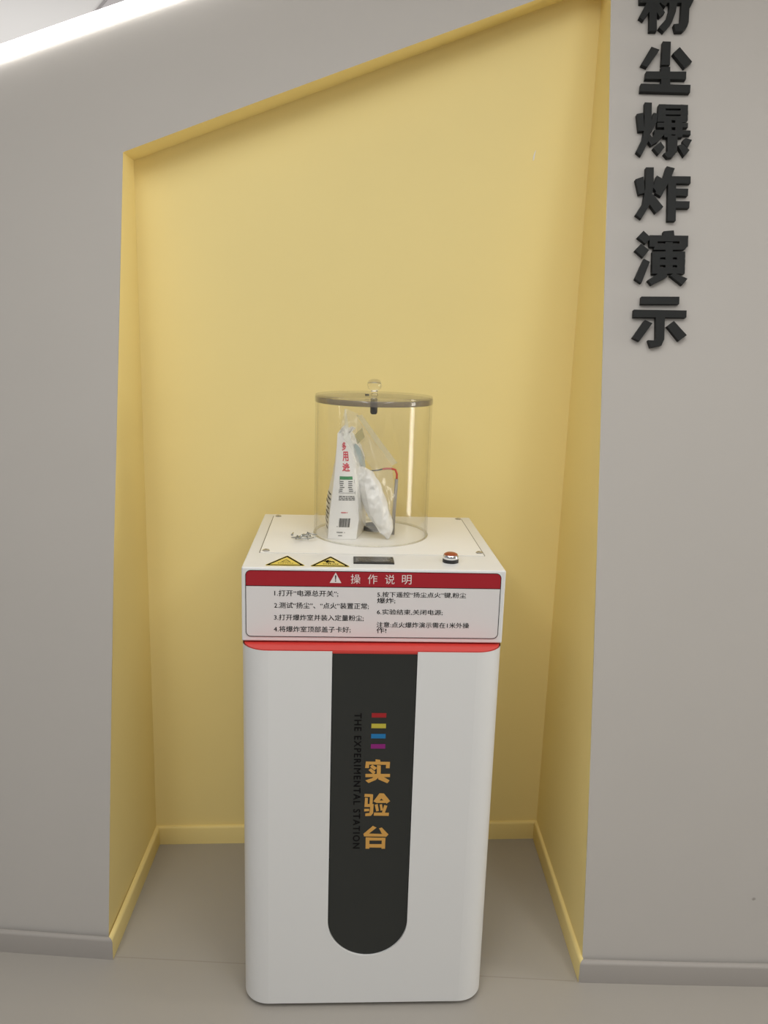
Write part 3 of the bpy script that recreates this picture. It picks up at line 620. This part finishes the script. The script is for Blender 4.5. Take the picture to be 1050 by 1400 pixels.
rects([(-0.50, 0.66, 0.574, 0.604)], 'green_table_header', PGREEN)
tb = [(-0.50, -0.48, 0.45, 0.574), (0.78, 0.80, 0.435, 0.574), (-0.50, 0.80, 0.448, 0.451)]
rnd = random.Random(11)
for i in range(6):
    t = 0.560-0.018*i; tb += [(-0.46, -0.46+0.22+0.2*rnd.random(), t-0.008, t), (0.20+0.1*rnd.random(), 0.50+0.14*rnd.random(), t-0.008, t)]
for t in (0.420, 0.404, 0.388):
    x = -0.46
    while x < 0.75:
        q = 0.08+0.22*rnd.random(); tb.append((x, min(x+q, 0.80), t-0.009, t)); x += q+0.05
tb2 = [(-0.42, 0.0, 0.062, 0.070), (0.10, 0.16, 0.062, 0.069), (-0.30, -0.02, 0.030, 0.038)]
rects(tb, 'small_black_print', PGREY)
rects(tb2, 'maker_print', PGREY)
bars = []; x = -0.32
while x < 0.42:
    q = rnd.choice((0.018, 0.018, 0.036)); bars.append((x, x+q, 0.118, 0.205)); x += q+rnd.choice((0.016, 0.024))
bars += [(-0.44, -0.40, 0.118, 0.128)]
rects(bars, 'barcode', INK)
rects([(-0.22+0.10*i, -0.22+0.10*i+(0.08 if i < 3 else 0.05), 0.256, 0.266) for i in range(5)], 'small_red_print', PRED)
rects([(0.05+0.03*(i % 3), 0.42+0.12*((i*7) % 4), 0.09+0.046*i, 0.104+0.046*i) for i in range(8)], 'side_print', INK, 0.0016, left)
ov = []
for i in range(24):
    a = 2*math.pi*i/24; ov.append((0.44+0.34*math.cos(a), 0.775+0.105*math.sin(a)-0.10*math.cos(a)*0.7))
vs_ = [loc(right(0.44, 0.775, 0.0035))]+[loc(right(w_, t, 0.0030)) for w_, t in ov]
link('blue_oval_print', vs_, [(0, 1+i, 1+(i+1) % 24) for i in range(24)], PBLUE, pk)

# ------------------------------------------------------------------ clear plastic bag of white flour slumped against the packet
bg = thing('clear_flour_bag', 'crumpled clear plastic bag of white flour slumped against the packet', 'bag', cab_pt(0.03, 0.27, TP), rot=CA)
BO = Vector((0.03, 0.27, TP))
ST = [((-0.0430, 1.198), (-0.0370, 1.203), 0.286, 0.006), ((-0.0440, 1.188), (-0.0180, 1.198), 0.281, 0.013), ((-0.0400, 1.170), (-0.0010, 1.189), 0.277, 0.018),
      ((-0.0309, 1.148), (0.0157, 1.1683), 0.272, 0.022), ((-0.0230, 1.122), (0.0265, 1.146), 0.268, 0.025), ((-0.0142, 1.096), (0.0343, 1.1246), 0.264, 0.026),
      ((0.0056, 1.066), (0.0497, 1.0785), 0.258, 0.021), ((0.0236, 1.0430), (0.0516, 1.0558), 0.253, 0.014), ((0.0360, 1.0330), (0.0440, 1.0345), 0.250, 0.005)]
def st(t):
    x = t*(len(ST)-1); i = min(int(x), len(ST)-2); f = x-i; A, B = ST[i], ST[i+1]
    mixp = lambda p, q: (p[0]+(q[0]-p[0])*f, p[1]+(q[1]-p[1])*f)
    return mixp(A[0], B[0]), mixp(A[1], B[1]), A[2]+(B[2]-A[2])*f, A[3]+(B[3]-A[3])*f
vs = []; NS, NR = 84, 64
for i in range(NS+1):
    L, Rr, vc, th = st(i/NS)
    for j in range(NR):
        a = 2*math.pi*j/NR; s = math.cos(a); dd = math.sin(a)
        s = math.copysign(abs(s)**0.8, s)
        p = Vector(((L[0]+Rr[0])/2+(Rr[0]-L[0])/2*s, vc+th*dd, (L[1]+Rr[1])/2+(Rr[1]-L[1])/2*s))
        rid = lambda f, o_: 1-2*abs(noise.noise(Vector((p.x*f, p.y*f*0.6, p.z*f*0.55))+Vector(o_)))
        nn = 0.7*noise.noise(p*24)+0.55*rid(42, (4, 2, 7))+0.35*rid(85, (1, 9, 3))+0.15*noise.noise(p*150)
        k_ = min(1, th/0.012)
        p.y -= 0.0068*nn*k_*(1 if dd < 0 else -0.6); p.x += 0.0026*noise.noise(p*55+Vector((1, 8, 3)))*k_; p.z += 0.0022*noise.noise(p*60+Vector((5, 0, 3)))*k_
        vs.append(p-BO)
fs = []
for i in range(NS):
    for j in range(NR): fs.append((i*NR+j, i*NR+(j+1) % NR, (i+1)*NR+(j+1) % NR, (i+1)*NR+j))
fs.append(list(range(NR))); fs.append([NS*NR+j for j in range(NR)][::-1])
link('flour_filled_body', vs, fs, BAGM, bg, smooth=True)
def sheet(name, m, A, B, n1=14, n2=8, amp=0.004, fr=30, seed=0.0):
    # ruled film between two polylines of (u, v, z)
    def along(P, t):
        x = t*(len(P)-1); i = min(int(x), len(P)-2); return Vector(P[i]).lerp(Vector(P[i+1]), x-i)
    vs_ = []
    for i in range(n1+1):
        a, c = along(A, i/n1), along(B, i/n1)
        for j in range(n2+1):
            p = a.lerp(c, j/n2); p.y += amp*(noise.noise(p*fr+Vector((seed, 0, 0)))+0.5*noise.noise(p*fr*2.3)); vs_.append(p-BO)
    fs_ = [(i*(n2+1)+j, (i+1)*(n2+1)+j, (i+1)*(n2+1)+j+1, i*(n2+1)+j+1) for i in range(n1) for j in range(n2)]
    return link(name, vs_, fs_, m, bg, smooth=True)
# upper empty film, its creased zip band and the loose right side
sheet('upper_film', FILM, [(-0.0790, 0.262, 1.275), (-0.0740, 0.285, 1.305), (-0.0668, 0.300, 1.334)], [(-0.0430, 0.270, 1.262), (-0.0380, 0.290, 1.300), (-0.0355, 0.300, 1.321)], amp=0.006)
sheet('crease', FILM2, [(-0.0690, 0.258, 1.335), (-0.0670, 0.254, 1.300), (-0.0700, 0.245, 1.270), (-0.0500, 0.242, 1.245), (-0.0360, 0.240, 1.205)], [(-0.0655, 0.258, 1.335), (-0.0590, 0.254, 1.300), (-0.0560, 0.245, 1.275), (-0.0420, 0.242, 1.247), (-0.0270, 0.240, 1.205)], n1=24, n2=4, amp=0.003)
sheet('zip_band', FILM2, [(-0.0400, 0.298, 1.318), (-0.0050, 0.299, 1.268), (0.0480, 0.300, 1.200)], [(-0.0270, 0.296, 1.320), (0.0090, 0.297, 1.272), (0.0600, 0.298, 1.207)], n1=20, n2=4, amp=0.0025)
sheet('loose_film', FILM, [(-0.0380, 0.298, 1.312), (-0.0050, 0.299, 1.266), (0.0480, 0.300, 1.200), (0.0560, 0.288, 1.120), (0.0530, 0.270, 1.050)], [(-0.0395, 0.296, 1.246), (-0.0041, 0.280, 1.1976), (0.0157, 0.274, 1.168), (0.0400, 0.264, 1.100), (0.0500, 0.255, 1.045)], n1=26, n2=10, amp=0.006)
sheet('torn_film', TEAR, [(-0.0480, 0.292, 1.268), (-0.0260, 0.292, 1.290)], [(-0.0370, 0.289, 1.250), (-0.0190, 0.289, 1.268)], n1=8, n2=6, amp=0.003)
sheet('side_film', FILM, [(-0.0400, 0.244, 1.235), (-0.0390, 0.238, 1.180), (-0.0330, 0.236, 1.120), (-0.0200, 0.236, 1.070), (0.0080, 0.238, 1.050)], [(-0.0180, 0.246, 1.228), (-0.0200, 0.244, 1.170), (-0.0100, 0.240, 1.120), (0.0060, 0.238, 1.090), (0.0240, 0.238, 1.052)], n1=24, n2=8, amp=0.005)

# ------------------------------------------------------------------ small loose screws lying on the cover plate
first = None
rnd = random.Random(21)
for i in range(14):
    if first is None:
        o = autosmooth(MB().lathe([(0.0, 0.0), (0.0030, 0.0004), (0.0032, 0.0012), (0.0013, 0.0030), (0.0013, 0.0200), (0.0, 0.0225)], n=12).build('loose_screw', mat('bright_screw_steel', (0.42, 0.43, 0.42), 0.16, metal=1.0)), 30)
        first = o
    else:
        o = first.copy(); COL.objects.link(o)
    u = min(-0.143, -0.165+rnd.gauss(0, 0.017)); v = 0.228+rnd.gauss(0, 0.018)
    o.location = cab_pt(u, v, TP+0.0034+0.0009*i); o.rotation_euler = (math.radians(90+rnd.uniform(-6, 6)), 0, rnd.uniform(0, 6.28))
    o['label'] = 'tiny shiny loose screw in the small heap left of the clear cylinder'; o['category'] = 'screw'; o['group'] = 'loose screws on the cabinet top'
